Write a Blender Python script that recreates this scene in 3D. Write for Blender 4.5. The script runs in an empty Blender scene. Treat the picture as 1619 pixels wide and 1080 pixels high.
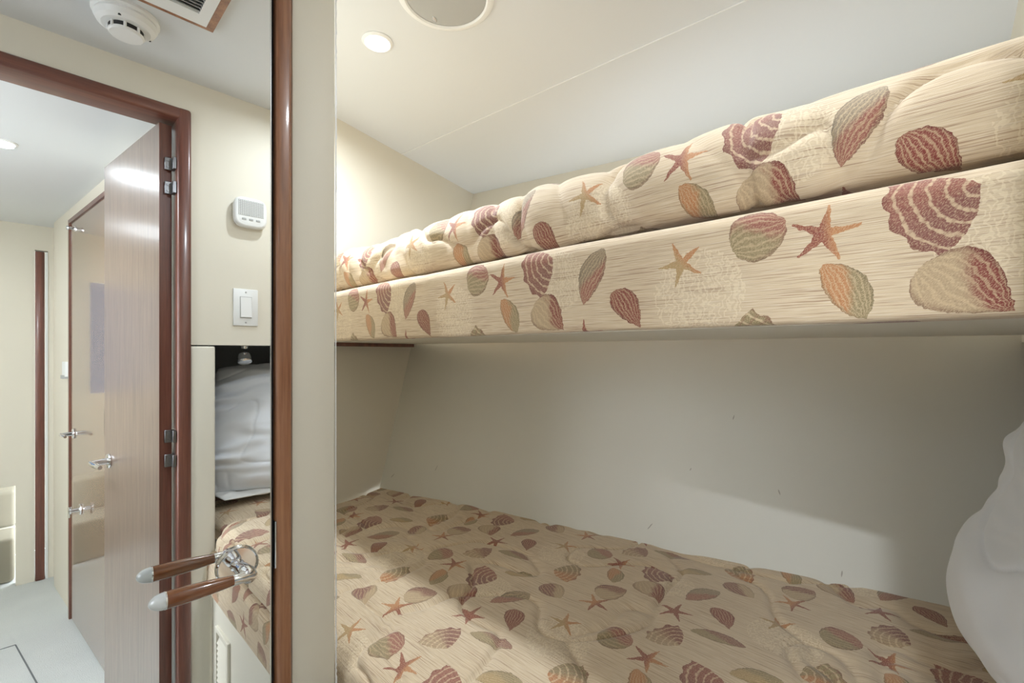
import bpy, math
import numpy as np
from mathutils import Vector, Matrix

S = bpy.context.scene
COL = S.collection
H = 1.40                      # camera height; all z below are written relative to the lens and raised by H
R = math.radians

# ------------------------------------------------------------------ camera
cam_d = bpy.data.cameras.new('camera')
cam = bpy.data.objects.new('camera', cam_d); COL.objects.link(cam)
cam_d.sensor_width = 36.0; cam_d.lens = 16.01
cam_d.shift_y = 16.0 / 1619.0
cam_d.clip_start = 0.01
cam.location = (0, 0, H)
cam.rotation_euler = (R(90), 0, math.asin(0.6896))
S.camera = cam

# ------------------------------------------------------------------ world, exposure
w = bpy.data.worlds.new('world'); S.world = w; w.use_nodes = True
w.node_tree.nodes['Background'].inputs[0].default_value = (0.88, 0.94, 1.0, 1)
w.node_tree.nodes['Background'].inputs[1].default_value = 5.5
S.view_settings.view_transform = 'Standard'; S.view_settings.look = 'None'
S.view_settings.exposure = 0.38; S.view_settings.gamma = 1.0
S.view_settings.use_curve_mapping = False
try:
    S.cycles.max_bounces = 9; S.cycles.diffuse_bounces = 5; S.cycles.glossy_bounces = 6
    S.cycles.sample_clamp_indirect = 4.0
except Exception:
    pass

# downlights: (x, y, z_ceiling, watts)
LAMPS = [(-1.062, 0.612, 0.80, 7.6), (-0.17, 0.612, 0.80, 2.1),
         (1.008, -0.078, 0.77, 1.2), (0.275, -0.52, 0.77, 14.0), (2.0, -0.55, 0.77, 2.0)]
for i, (x, y, z, p) in enumerate(LAMPS):
    ld = bpy.data.lights.new('downlight_lamp', 'AREA'); ld.shape = 'DISK'; ld.size = 0.055
    ld.energy = p; ld.color = (0.84, 0.925, 1.0); ld.spread = R(172)
    lo = bpy.data.objects.new('downlight_lamp', ld); COL.objects.link(lo)
    lo.location = (x, y, H + z - 0.012)

# ------------------------------------------------------------------ node helpers
def s2l(c):
    return tuple(((v / 12.92) if v <= 0.04045 else ((v + 0.055) / 1.055) ** 2.4) for v in c)
def rgb(r, g, b):
    return s2l((r / 255, g / 255, b / 255)) + (1,)

class NT:
    def __init__(self, name):
        self.m = bpy.data.materials.new(name); self.m.use_nodes = True
        self.t = self.m.node_tree; self.n = self.t.nodes
        self.b = self.n['Principled BSDF']
    def link(self, a, b): self.t.links.new(a, b)
    def put(self, sock, v):
        if isinstance(v, bpy.types.NodeSocket): self.link(v, sock)
        else: sock.default_value = v
    def M(self, op, *a, clamp=False):
        n = self.n.new('ShaderNodeMath'); n.operation = op; n.use_clamp = clamp
        for i, v in enumerate(a): self.put(n.inputs[i], v)
        return n.outputs[0]
    def V(self, op, *a, out=0):
        n = self.n.new('ShaderNodeVectorMath'); n.operation = op
        for i, v in enumerate(a): self.put(n.inputs[i], v)
        return n.outputs[out]
    def sep(self, v):
        n = self.n.new('ShaderNodeSeparateXYZ'); self.put(n.inputs[0], v); return n.outputs
    def comb(self, x, y, z=0.0):
        n = self.n.new('ShaderNodeCombineXYZ')
        self.put(n.inputs[0], x); self.put(n.inputs[1], y); self.put(n.inputs[2], z); return n.outputs[0]
    def mix(self, f, a, b, mode='MIX'):
        n = self.n.new('ShaderNodeMix'); n.data_type = 'RGBA'; n.blend_type = mode
        self.put(n.inputs[0], f); self.put(n.inputs[6], a); self.put(n.inputs[7], b); return n.outputs[2]
    def noise(self, v, scale, detail=2.0, rough=0.5, out=0):
        n = self.n.new('ShaderNodeTexNoise')
        self.put(n.inputs['Vector'], v); n.inputs['Scale'].default_value = scale
        n.inputs['Detail'].default_value = detail; n.inputs['Roughness'].default_value = rough
        return n.outputs[out]
    def coord(self, which='Object'):
        return self.n.new('ShaderNodeTexCoord').outputs[which]
    def ramp(self, f, stops):
        n = self.n.new('ShaderNodeValToRGB'); self.put(n.inputs[0], f)
        e = n.color_ramp.elements
        while len(e) < len(stops): e.new(0.5)
        for el, (p, c) in zip(e, stops): el.position = p; el.color = c
        return n.outputs[0]
    def step(self, v, lo, hi):
        n = self.n.new('ShaderNodeMapRange'); n.interpolation_type = 'SMOOTHSTEP'
        self.put(n.inputs[0], v); self.put(n.inputs[1], lo); self.put(n.inputs[2], hi); return n.outputs[0]
    def bump(self, h, strength, dist):
        n = self.n.new('ShaderNodeBump'); n.inputs['Strength'].default_value = strength
        n.inputs['Distance'].default_value = dist; self.put(n.inputs['Height'], h)
        self.link(n.outputs[0], self.b.inputs['Normal'])
    def pr(self, **k):
        for a, v in k.items(): self.put(self.b.inputs[a.replace('_', ' ')], v)
        return self.m

def painted(name, col, rough=0.5, var=0.04, bump=0.15, scale=14, coat=0.0):
    t = NT(name); c = t.coord()
    n = t.noise(c, scale * 0.12, 3)
    base = t.mix(t.M('MULTIPLY', n, var * 4), col, tuple(v * 0.86 for v in col[:3]) + (1,))
    t.pr(Base_Color=base, Roughness=rough, Coat_Weight=coat, Coat_Roughness=0.25)
    if bump: t.bump(t.noise(c, scale * 30, 3), bump, 0.0006)
    return t.m

M = {}
M['wall'] = painted('cream_vinyl_wall', rgb(224, 218, 203), 0.55, 0.04, 0.2)
M['panel'] = painted('cream_vinyl_panel', rgb(222, 217, 203), 0.42, 0.03, 0.15)
M['ceiling'] = painted('offwhite_ceiling', rgb(214, 217, 219), 0.38, 0.02, 0.08)
M['white_plastic'] = painted('white_plastic', rgb(232, 233, 232), 0.35, 0.0, 0)
M['grey_plastic'] = painted('pale_grey_mesh', rgb(172, 173, 171), 0.5, 0.0, 0)
M['dark'] = painted('dark_gap', rgb(24, 22, 24), 0.6, 0.0, 0)
M['niche'] = painted('grey_lining', rgb(178, 180, 180), 0.7, 0.03, 0.1)

SCUFFS = []
for px_, py_, sl_, ln_ in ((1160, 660, 1.4, 0.007), (1232, 778, 2.0, 0.008), (690, 740, 1.3, 0.011), (1028, 832, 1.0, 0.012), (1331, 908, 1.5, 0.008), (621, 752, 0.9, 0.012), (1092, 742, 1.2, 0.004)):
    u_, v_ = (px_ - 809.5) / 720, (556 - py_) / 720
    dx_, dy_ = -0.6896 + 0.724 * u_, 0.724 + 0.6896 * u_
    t_ = 1.4466 / (dy_ - 0.229 * dx_ - 0.345 * v_)
    SCUFFS.append((dx_ * t_, v_ * t_ + H, sl_, ln_))
def hull_mat():
    t = NT('hull_side_vinyl'); c = t.coord()
    n = t.noise(c, 2.0, 3)
    base = t.mix(n, rgb(216, 213, 202), rgb(208, 205, 193))
    # a few small scuffs and nicks in the vinyl
    g = t.n.new('ShaderNodeNewGeometry').outputs['Position']
    px, py, pz = t.sep(g); wob = t.M('MULTIPLY', t.M('SUBTRACT', t.noise(c, 160, 2), 0.5), 1.6)
    for mx, mz, sl, ln in SCUFFS:
        dx, dz = t.M('SUBTRACT', px, mx), t.M('SUBTRACT', pz, mz)
        a = t.M('ADD', t.M('MULTIPLY', dx, math.cos(sl) / ln), t.M('MULTIPLY', dz, math.sin(sl) / ln))
        b = t.M('ADD', t.M('MULTIPLY', dz, math.cos(sl) / 0.0016), t.M('MULTIPLY', dx, -math.sin(sl) / 0.0016))
        r = t.M('ADD', t.M('ADD', t.M('MULTIPLY', a, a), t.M('MULTIPLY', b, b)), wob)
        base = t.mix(t.M('MULTIPLY', t.step(r, 1.0, 0.3), 0.55), base, rgb(104, 92, 74))
    t.pr(Base_Color=base, Roughness=0.5); t.bump(t.noise(c, 350, 3), 0.15, 0.0006)
    return t.m
M['hull'] = hull_mat()

def metal(name, col, rough):
    t = NT(name); t.pr(Base_Color=col, Metallic=1.0, Roughness=rough); return t.m
M['chrome'] = metal('polished_chrome', (0.80, 0.81, 0.83, 1), 0.06)
M['satin'] = metal('satin_chrome', (0.62, 0.63, 0.64, 1), 0.22)
M['hinge'] = metal('dull_hinge_steel', (0.22, 0.22, 0.23, 1), 0.3)
M['mirror'] = metal('silvered_mirror_glass', (0.93, 0.945, 0.94, 1), 0.0)
def frosted():
    t = NT('frosted_cap'); t.pr(Base_Color=rgb(214, 219, 220), Roughness=0.25, Metallic=0.0, Coat_Weight=1.0, Coat_Roughness=0.05); return t.m
M['frost'] = frosted()
def emis(name, col, s):
    t = NT(name); t.pr(Base_Color=(0.8, 0.8, 0.8, 1), Emission_Color=col, Emission_Strength=s); return t.m
M['lens'] = emis('lit_lens', (0.93, 0.97, 1.0, 1), 14.0)

def wood(name, c1, c2, c3, rough=0.25, coat=0.6, axis=2, fine=1.0, coatr=0.08):
    t = NT(name); c = t.coord()
    sc = [42.0 * fine] * 3; sc[axis] = 2.2 * fine
    v = t.V('MULTIPLY', c, tuple(sc))
    n1 = t.noise(v, 1.0, 5, 0.6)
    v2 = t.V('MULTIPLY', c, tuple(x * 6 for x in sc))
    n2 = t.noise(v2, 1.0, 3, 0.6)
    f = t.M('ADD', t.M('MULTIPLY', n1, 0.7), t.M('MULTIPLY', n2, 0.3))
    base = t.ramp(f, [(0.3, c1), (0.5, c2), (0.72, c3)])
    t.pr(Base_Color=base, Roughness=rough, Coat_Weight=coat, Coat_Roughness=coatr)
    return t.m
M['mahogany'] = wood('varnished_mahogany', rgb(108, 68, 48), rgb(150, 102, 72), rgb(180, 132, 96), 0.35, 0.5)
M['casing'] = wood('dark_red_mahogany', rgb(80, 46, 38), rgb(108, 64, 52), rgb(134, 84, 66), 0.35, 0.5, coatr=0.15)
M['casing_y'] = wood('dark_red_mahogany_head', rgb(80, 46, 38), rgb(108, 64, 52), rgb(134, 84, 66), 0.35, 0.5, axis=1, coatr=0.15)
M['handle_wood'] = wood('glossy_handle_wood', rgb(92, 50, 28), rgb(134, 82, 46), rgb(164, 108, 64), 0.2, 1.0, axis=1, coatr=0.03)
M['door_wood'] = wood('satin_cherry_veneer', rgb(98, 80, 70), rgb(116, 96, 83), rgb(132, 112, 97), 0.34, 0.7, fine=2.0, coatr=0.2)
M['gloss_door'] = wood('glossy_cherry_veneer', rgb(114, 88, 68), rgb(130, 102, 80), rgb(146, 118, 94), 0.25, 1.0, fine=2.0, coatr=0.05)

def carpet():
    t = NT('pale_grey_carpet'); c = t.coord()
    n = t.noise(c, 260, 3, 0.7); n2 = t.noise(c, 5, 3)
    base = t.mix(n, rgb(196, 201, 200), rgb(230, 232, 229))
    base = t.mix(t.M('MULTIPLY', n2, 0.35), base, rgb(168, 174, 176))
    t.pr(Base_Color=base, Roughness=0.95); t.bump(n, 0.8, 0.004); return t.m
M['carpet'] = carpet()
M['stair'] = painted('beige_stair_carpet', rgb(150, 144, 128), 0.95, 0.05, 0.8)
M['seam'] = painted('grey_carpet_seam', rgb(112, 116, 118), 0.9, 0.0, 0)

def cotton(name, ca, cb):
    t = NT(name); c = t.coord()
    n = t.noise(c, 7, 3)
    t.pr(Base_Color=t.mix(n, ca, cb), Roughness=0.9, Sheen_Weight=0.2)
    t.bump(t.noise(c, 900, 2), 0.15, 0.0005); return t.m
M['pillow'] = cotton('grey_cotton', rgb(222, 224, 229), rgb(229, 231, 235))
M['white_pillow'] = cotton('white_cotton', rgb(232, 231, 228), rgb(240, 239, 236))

# ------------------------------------------------------------------ the shell fabric (UV in metres, motifs repeat every half metre)
RED, ROSE, MAUVE = rgb(124, 54, 46), rgb(142, 84, 72), rgb(124, 76, 68)
ORNG, GOLD, OLIVE = rgb(174, 118, 74), rgb(164, 138, 94), rgb(138, 122, 88)
GREY, TAN, CREAM = rgb(134, 118, 96), rgb(172, 148, 116), rgb(214, 196, 162)
PU, PV, SHIFT = 0.50, 0.28, 0.21
# kind, u, v, angle in degrees, size, colour a, colour b, (width, p, q) for spindles
MOTIFS = [
 ('star', 0.402, 0.165, 8, 0.030, RED, ORNG, None),
 ('fan', 0.493, 0.176, 205, 0.050, ROSE, MAUVE, None),
 ('spin', 0.097, 0.153, 66, 0.052, ROSE, GREY, (0.46, 0.7, 0.9)),
 ('star', 0.241, 0.153, 40, 0.028, GOLD, ORNG, None),
 ('spin', 0.334, 0.178, 25, 0.036, OLIVE, ROSE, (1.05, 0.6, 0.5)),
 ('spin', 0.424, 0.102, -58, 0.042, ORNG, OLIVE, (0.52, 0.75, 0.75)),
 ('spin', 0.015, 0.096, -35, 0.045, TAN, RED, (0.75, 1.1, 0.55)),
 ('spin', 0.163, 0.098, -52, 0.042, RED, RED, (0.5, 1.2, 0.6)),
 ('coral', 0.262, 0.110, 0, 0.060, CREAM, CREAM, None),
 ('coral', 0.035, 0.150, 0, 0.050, CREAM, CREAM, None),
 ('star', 0.085, 0.052, 20, 0.030, RED, RED, None),
 ('fan', 0.330, 0.040, 20, 0.046, ORNG, OLIVE, None),
 ('spin', 0.175, 0.028, 12, 0.052, OLIVE, MAUVE, (0.36, 0.8, 0.8)),
 ('spin', 0.455, 0.030, 60, 0.040, TAN, MAUVE, (0.85, 0.8, 0.5)),
 ('star', 0.245, 0.250, -10, 0.029, ORNG, RED, None),
 ('spin', 0.150, 0.235, -20, 0.040, MAUVE, TAN, (0.72, 0.9, 0.55)),
 ('spin', 0.045, 0.248, 30, 0.045, GOLD, OLIVE, (0.42, 0.8, 0.7)),
 ('fan', 0.400, 0.248, 160, 0.042, MAUVE, TAN, None),
]
def fabric():
    t = NT('seashell_tapestry_fabric')
    uv = t.coord('UV')
    x, y, _ = t.sep(uv)
    wob = t.noise(uv, 130, 2, 0.6, out=1)
    uvw = t.V('ADD', uv, t.V('SCALE', t.V('SUBTRACT', wob, (0.5, 0.5, 0.5)), 0.005)) if False else None
    sc = t.n.new('ShaderNodeVectorMath'); sc.operation = 'SCALE'
    t.link(t.V('SUBTRACT', wob, (0.5, 0.5, 0.5)), sc.inputs[0]); sc.inputs['Scale'].default_value = 0.006
    xw, yw, _ = t.sep(t.V('ADD', uv, sc.outputs[0]))
    # slub weave: fine threads running along the bed
    slub = t.noise(t.comb(t.M('MULTIPLY', x, 9.0), t.M('MULTIPLY', y, 620.0)), 1.0, 3, 0.65)
    slub2 = t.noise(t.comb(t.M('MULTIPLY', x, 30.0), t.M('MULTIPLY', y, 1100.0)), 1.0, 1, 0.5)
    cloud = t.noise(uv, 5.0, 2)
    base = t.mix(cloud, rgb(205, 183, 151), rgb(197, 177, 149))
    base = t.mix(t.step(slub, 0.50, 0.68), base, rgb(152, 122, 96))
    base = t.mix(t.M('MULTIPLY', t.step(slub2, 0.45, 0.75), 0.55), base, rgb(224, 210, 186))
    thr = t.noise(t.comb(t.M('MULTIPLY', x, 500.0), t.M('MULTIPLY', y, 500.0)), 1.0, 1, 0.5)
    height = t.M('MULTIPLY', slub, 0.5)
    big = t.noise(uv, 45, 2)
    emb = t.noise(t.comb(t.M('ADD', t.M('MULTIPLY', x, 300.0), t.M('MULTIPLY', y, 260.0)), t.M('MULTIPLY', t.M('SUBTRACT', x, y), 900.0)), 1.0, 2, 0.6)
    for kind, cu, cv, ang, size, ca, cb, prm in sorted(MOTIFS, key=lambda q: q[0] != 'coral'):
        size *= {'star': 1.08, 'spin': 0.88, 'fan': 0.88, 'coral': 1.0}[kind]
        k = t.M('FLOOR', t.M('ADD', t.M('DIVIDE', t.M('SUBTRACT', yw, cv), PV), 0.5))
        dv = t.M('SUBTRACT', t.M('SUBTRACT', yw, cv), t.M('MULTIPLY', k, PV))
        du = t.M('WRAP', t.M('ADD', t.M('SUBTRACT', xw, cu), t.M('MULTIPLY', k, SHIFT)), PU / 2, -PU / 2)
        ca_, sa_ = math.cos(R(ang)) / size, math.sin(R(ang)) / size
        a = t.M('ADD', t.M('MULTIPLY', du, ca_), t.M('MULTIPLY', dv, sa_))
        b = t.M('SUBTRACT', t.M('MULTIPLY', dv, ca_), t.M('MULTIPLY', du, sa_))
        if kind == 'star':
            phi = t.M('ARCTAN2', b, a)
            r = t.M('SQRT', t.M('ADD', t.M('MULTIPLY', a, a), t.M('MULTIPLY', b, b)))
            fo = t.M('WRAP', phi, R(36), R(-36))
            lat = t.M('ABSOLUTE', t.M('MULTIPLY', r, t.M('SINE', fo)))
            wd = t.M('ADD', t.M('MULTIPLY', t.M('SUBTRACT', 1.0, r), 0.17), 0.035)
            mask = t.M('MULTIPLY', t.M('LESS_THAN', lat, wd), t.M('LESS_THAN', r, 1.05))
            col = t.mix(t.step(a, -0.1, 0.35), ca, cb)
            line = t.step(thr, 0.35, 0.7)
            col = t.mix(t.M('MULTIPLY', line, 0.25), col, rgb(205, 150, 110))
        elif kind == 'spin':
            wdt, p, q = prm
            one = t.M('MAXIMUM', t.M('SUBTRACT', 1.0, a), 0.0)
            two = t.M('MAXIMUM', t.M('ADD', 1.0, a), 0.0)
            bb = t.M('ADD', b, t.M('MULTIPLY', t.M('MULTIPLY', a, a), 0.12))
            env = t.M('MULTIPLY', t.M('MULTIPLY', t.M('POWER', one, p), t.M('POWER', two, q)), wdt)
            mask = t.M('LESS_THAN', t.M('ABSOLUTE', bb), env)
            rel = t.M('DIVIDE', bb, t.M('MAXIMUM', env, 0.02))
            rib = t.M('SINE', t.M('ADD', t.M('ADD', t.M('MULTIPLY', rel, 22.0), t.M('MULTIPLY', a, 9.0)), t.M('MULTIPLY', big, 9.0)))
            col = t.mix(t.step(t.M('ADD', t.M('MULTIPLY', a, 0.8), t.M('MULTIPLY', rel, 0.6)), t.M('SUBTRACT', t.M('MULTIPLY', big, 0.8), 0.55), t.M('MULTIPLY', big, 0.5)), ca, cb)
            col = t.mix(t.M('MULTIPLY', t.step(rib, 0.1, 0.95), 0.5), col, rgb(196, 170, 134))
            edge = t.step(t.M('ABSOLUTE', rel), 0.75, 1.0)
            col = t.mix(t.M('MULTIPLY', edge, 0.55), col, tuple(v * 0.45 for v in cb[:3]) + (1,))
        elif kind == 'fan':
            ah = t.M('ADD', a, 0.75)
            phi = t.M('ARCTAN2', b, ah)
            r = t.M('MULTIPLY', t.M('SQRT', t.M('ADD', t.M('MULTIPLY', ah, ah), t.M('MULTIPLY', b, b))), 0.62)
            lim = t.M('ADD', 0.97, t.M('MULTIPLY', t.M('COSINE', t.M('MULTIPLY', phi, 15.0)), 0.035))
            m1 = t.M('LESS_THAN', r, lim)
            m2 = t.M('LESS_THAN', t.M('ABSOLUTE', phi), t.M('SUBTRACT', 1.25, t.M('MULTIPLY', r, 0.5)))
            mask = t.M('MULTIPLY', m1, m2)
            band = t.M('SINE', t.M('ADD', t.M('MULTIPLY', r, 36.0), t.M('MULTIPLY', big, 5.0)))
            col = t.mix(t.step(phi, -0.5, 0.4), ca, cb)
            col = t.mix(t.M('MULTIPLY', t.step(band, 0.55, 0.95), 0.65), col, rgb(214, 190, 154))
            ribs = t.M('COSINE', t.M('MULTIPLY', phi, 30.0))
            col = t.mix(t.M('MULTIPLY', t.step(ribs, 0.3, 0.9), 0.35), col, rgb(120, 66, 56))
            col = t.mix(t.M('MULTIPLY', t.step(r, 0.9, 0.97), 0.6), col, rgb(112, 60, 50))
        else:
            r = t.M('SQRT', t.M('ADD', t.M('MULTIPLY', a, a), t.M('MULTIPLY', b, b)))
            st = t.M('SINE', t.M('ADD', t.M('MULTIPLY', a, 40.0), t.M('MULTIPLY', t.noise(uv, 90, 2), 26.0)))
            mask = t.M('MULTIPLY', t.M('LESS_THAN', r, 1.0), t.M('MULTIPLY', t.step(st, 0.1, 0.6), 0.4))
            col = rgb(228, 212, 180)
        if kind != 'coral':
            thd = t.M('MULTIPLY', t.step(emb, 0.46, 0.66), 0.55)
            col = t.mix(thd, col, rgb(204, 180, 146))
            col = t.mix(t.M('MULTIPLY', t.step(emb, 0.42, 0.30), 0.35), col, rgb(84, 60, 48))
        base = t.mix(mask, base, col)
        height = t.M('ADD', height, t.M('MULTIPLY', mask, 0.5))
    height = t.M('ADD', height, t.M('MULTIPLY', emb, 0.5))
    t.pr(Base_Color=base, Roughness=0.85, Sheen_Weight=0.25)
    t.b.inputs['Sheen Roughness'].default_value = 0.5
    t.bump(height, 0.5, 0.0011)
    return t.m
M['fabric'] = fabric()

# ------------------------------------------------------------------ object helpers
ORG = {}
def tag(o, label=None, cat=None, group=None, kind=None):
    if label: o['label'] = label
    if cat: o['category'] = cat
    if group: o['group'] = group
    if kind: o['kind'] = kind
    return o
def empty(name, loc, label, cat, group=None, kind=None):
    o = bpy.data.objects.new(name, None); COL.objects.link(o)
    o.empty_display_size = 0.05
    o.location = (loc[0], loc[1], loc[2] + H); ORG[o.name] = Vector(o.location)
    return tag(o, label, cat, group, kind)
def link(name, verts, faces, mat, parent=None, smooth=False, uvs=None, angle=40):
    """verts are in the room's coordinates with z relative to the lens"""
    v = np.array(verts, dtype=np.float64).reshape(-1, 3); v[:, 2] += H
    if parent is not None: org = ORG[parent.name]
    else:
        lo, hi = v.min(0), v.max(0); org = Vector(((lo[0] + hi[0]) / 2, (lo[1] + hi[1]) / 2, lo[2]))
    v = v - np.array(org)
    me = bpy.data.meshes.new(name); me.from_pydata(v.tolist(), [], faces)
    me.materials.append(mat)
    if uvs is not None:
        ul = me.uv_layers.new(name='UVMap')
        li = np.empty(len(me.loops), dtype=np.int32); me.loops.foreach_get('vertex_index', li)
        ul.data.foreach_set('uv', np.asarray(uvs, dtype=np.float32).reshape(-1, 2)[li].ravel())
    me.update()
    o = bpy.data.objects.new(name, me); COL.objects.link(o)
    if smooth:
        me.polygons.foreach_set('use_smooth', [True] * len(me.polygons))
        if angle: 
            try: me.set_sharp_from_angle(angle=R(angle))
            except Exception: pass
    if parent is not None:
        o.parent = parent
    else: o.location = org
    ORG[o.name] = org
    return o
class MB:
    def __init__(self): self.v = []; self.f = []
    def add(self, vs, fs):
        n = len(self.v); self.v += [tuple(p) for p in vs]; self.f += [tuple(i + n for i in f) for f in fs]; return self
    def box(self, x0, x1, y0, y1, z0, z1, r=0.0, seg=3):
        if r <= 0:
            vs = [(x, y, z) for z in (z0, z1) for y in (y0, y1) for x in (x0, x1)]
            return self.add(vs, [(0, 2, 3, 1), (4, 5, 7, 6), (0, 1, 5, 4), (2, 6, 7, 3), (0, 4, 6, 2), (1, 3, 7, 5)])
        import bmesh
        bm = bmesh.new(); bmesh.ops.create_cube(bm, size=1.0)
        for v in bm.verts:
            v.co = Vector((x0 + (v.co.x + .5) * (x1 - x0), y0 + (v.co.y + .5) * (y1 - y0), z0 + (v.co.z + .5) * (z1 - z0)))
        bmesh.ops.bevel(bm, geom=list(bm.edges), offset=r, segments=seg, profile=0.5, affect='EDGES')
        bm.verts.index_update()
        self.add([v.co[:] for v in bm.verts], [[v.index for v in f.verts] for f in bm.faces]); bm.free(); return self
    def prism(self, poly, z0, z1):
        n = len(poly)
        a = sum(poly[i][0] * poly[(i + 1) % n][1] - poly[(i + 1) % n][0] * poly[i][1] for i in range(n))
        if a < 0: poly = poly[::-1]
        vs = [(x, y, z0) for x, y in poly] + [(x, y, z1) for x, y in poly]
        fs = [tuple(range(n))[::-1], tuple(range(n, 2 * n))] + [(i, (i + 1) % n, n + (i + 1) % n, n + i) for i in range(n)]
        return self.add(vs, fs)
    def lathe(self, prof, c, axis, n=40, cap=True):
        """prof: (distance along axis, radius)"""
        ax = Vector(axis).normalized(); t = ax.orthogonal().normalized(); b = ax.cross(t); c = Vector(c)
        vs = []; fs = []
        for (d, r) in prof:
            for i in range(n):
                a = 2 * math.pi * i / n
                vs.append(c + ax * d + (t * math.cos(a) + b * math.sin(a)) * max(r, 1e-5))
        for j in range(len(prof) - 1):
            for i in range(n):
                k = (i + 1) % n
                fs.append((j * n + i, j * n + k, (j + 1) * n + k, (j + 1) * n + i))
        if cap:
            fs.append(tuple(range(n))[::-1]); fs.append(tuple((len(prof) - 1) * n + i for i in range(n)))
        return self.add(vs, fs)
    def tube(self, pts, rad, n=16):
        pts = [Vector(p) for p in pts]; m = len(pts); rr = rad if isinstance(rad, (list, tuple)) else [rad] * m
        up = Vector((0, 0, 1)); vs = []; fs = []; prev = None
        for i, p in enumerate(pts):
            d = (pts[min(i + 1, m - 1)] - pts[max(i - 1, 0)]).normalized()
            if prev is None: t = d.orthogonal().normalized()
            else: t = (prev - d * prev.dot(d)).normalized()
            prev = t; b = d.cross(t)
            for k in range(n):
                a = 2 * math.pi * k / n; vs.append(p + (t * math.cos(a) + b * math.sin(a)) * rr[i])
        for i in range(m - 1):
            for k in range(n):
                q = (k + 1) % n; fs.append((i * n + k, i * n + q, (i + 1) * n + q, (i + 1) * n + k))
        fs.append(tuple(range(n))[::-1]); fs.append(tuple((m - 1) * n + k for k in range(n)))
        return self.add(vs, fs)
    def build(self, name, mat, parent=None, smooth=False, **k):
        return link(name, self.v, self.f, mat, parent, smooth, **k)
def struct(o): o['kind'] = 'structure'; return o

# numpy value noise
def vnoise(x, y, seed=0):
    xi = np.floor(x).astype(np.int64); yi = np.floor(y).astype(np.int64); fx = x - xi; fy = y - yi
    def g(i, j):
        h = (i * 374761393 + j * 668265263 + seed * 1442695041) & 0xffffffff
        h = ((h ^ (h >> 13)) * 1274126177) & 0xffffffff
        h = h ^ (h >> 16); return (h & 0xffff) / 32767.5 - 1.0
    sx = fx ** 3 * (fx * (fx * 6 - 15) + 10); sy = fy ** 3 * (fy * (fy * 6 - 15) + 10)
    a = g(xi, yi) * (1 - sx) + g(xi + 1, yi) * sx; b = g(xi, yi + 1) * (1 - sx) + g(xi + 1, yi + 1) * sx
    return a * (1 - sy) + b * sy
def fbm(x, y, seed=0, oct=3):
    s = 0; a = 1.0
    for o in range(oct): s = s + a * vnoise(x * 2 ** o, y * 2 ** o, seed + o * 17); a *= 0.5
    return s
def gridfaces(n, m):
    i = np.arange(n - 1)[:, None] * m + np.arange(m - 1)[None, :]
    return np.stack([i, i + m, i + m + 1, i + 1], -1).reshape(-1, 4).tolist()
def arclen(P):
    d = np.linalg.norm(np.diff(P, axis=0), axis=1); return np.concatenate([[0], np.cumsum(d)])
def resample(P, step):
    P = np.asarray(P, float); s = arclen(P); n = max(2, int(s[-1] / step) + 1); q = np.linspace(0, s[-1], n)
    return np.stack([np.interp(q, s, P[:, k]) for k in range(P.shape[1])], 1), q
def arc(cx, cy, r, a0, a1, n=10):
    return [(cx + r * math.cos(R(a)), cy + r * math.sin(R(a))) for a in np.linspace(a0, a1, n)]

def hull_y(x, z):      # sloping side of the hull behind both beds
    return 0.909 + 0.229 * (x + 1.564) + 0.345 * (z + 0.52)
def end_x(y):          # bulkhead at the far end of the beds
    return -1.508 - 0.277 * (y - 0.709)

# ================================================================== THE ROOM
FL = -1.40
# floors
struct(MB().prism([(-0.79, -1.0), (0.2, -1.0), (0.2, 0.372), (-0.79, 0.372)], FL - 0.05, FL).build('floor', M['carpet']))
# mirror side wall: door, jamb, stub
XM = -0.75
struct(MB().box(XM - 0.035, XM - 0.002, 0.283, 0.354, FL, 0.80, 0.004, 2).build('wall_front', M['wall'], smooth=True))
struct(MB().box(XM - 0.035, XM - 0.002, -1.0, -0.36, FL, 0.80).box(XM - 0.035, XM - 0.002, -0.36, 0.283, 0.72, 0.80).build('wall_front_side', M['wall']))
rng = np.random.RandomState(5)
zz = np.linspace(FL, 0.80, 420); ww = np.clip(0.0009 + 0.0011 * np.abs(vnoise(zz * 90, zz * 0, 3)) * (vnoise(zz * 9, zz * 0, 8) > -0.2) * 1.6, 0.0005, 0.004)
vs = [(XM - 0.0018, 0.3535, z_) for z_ in zz] + [(XM - 0.0018, 0.3545 + w_, z_) for z_, w_ in zip(zz, ww)] + [(XM - 0.006, 0.3545 + w_, z_) for z_, w_ in zip(zz, ww)]
nz_ = len(zz); fs = [(i, i + nz_, i + nz_ + 1, i + 1) for i in range(nz_ - 1)] + [(i + nz_, i + 2 * nz_, i + 2 * nz_ + 1, i + nz_ + 1) for i in range(nz_ - 1)]
struct(link('trim_10', vs, fs, M['white_plastic']))
# side wall of the closet behind the stub, facing the bunks
struct(MB().prism([(XM - 0.036, 0.306), (-1.46, 0.306), (-1.46, 0.336), (XM - 0.036, 0.336)], FL, 0.80).build('wall_closet', M['wall']))
# bulkhead at far end
struct(MB().prism([(end_x(0.30), 0.30), (end_x(1.75), 1.75), (end_x(1.75) - 0.05, 1.75), (end_x(0.30) - 0.05, 0.30)], FL, 0.80).build('wall_end', M['wall']))
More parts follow.
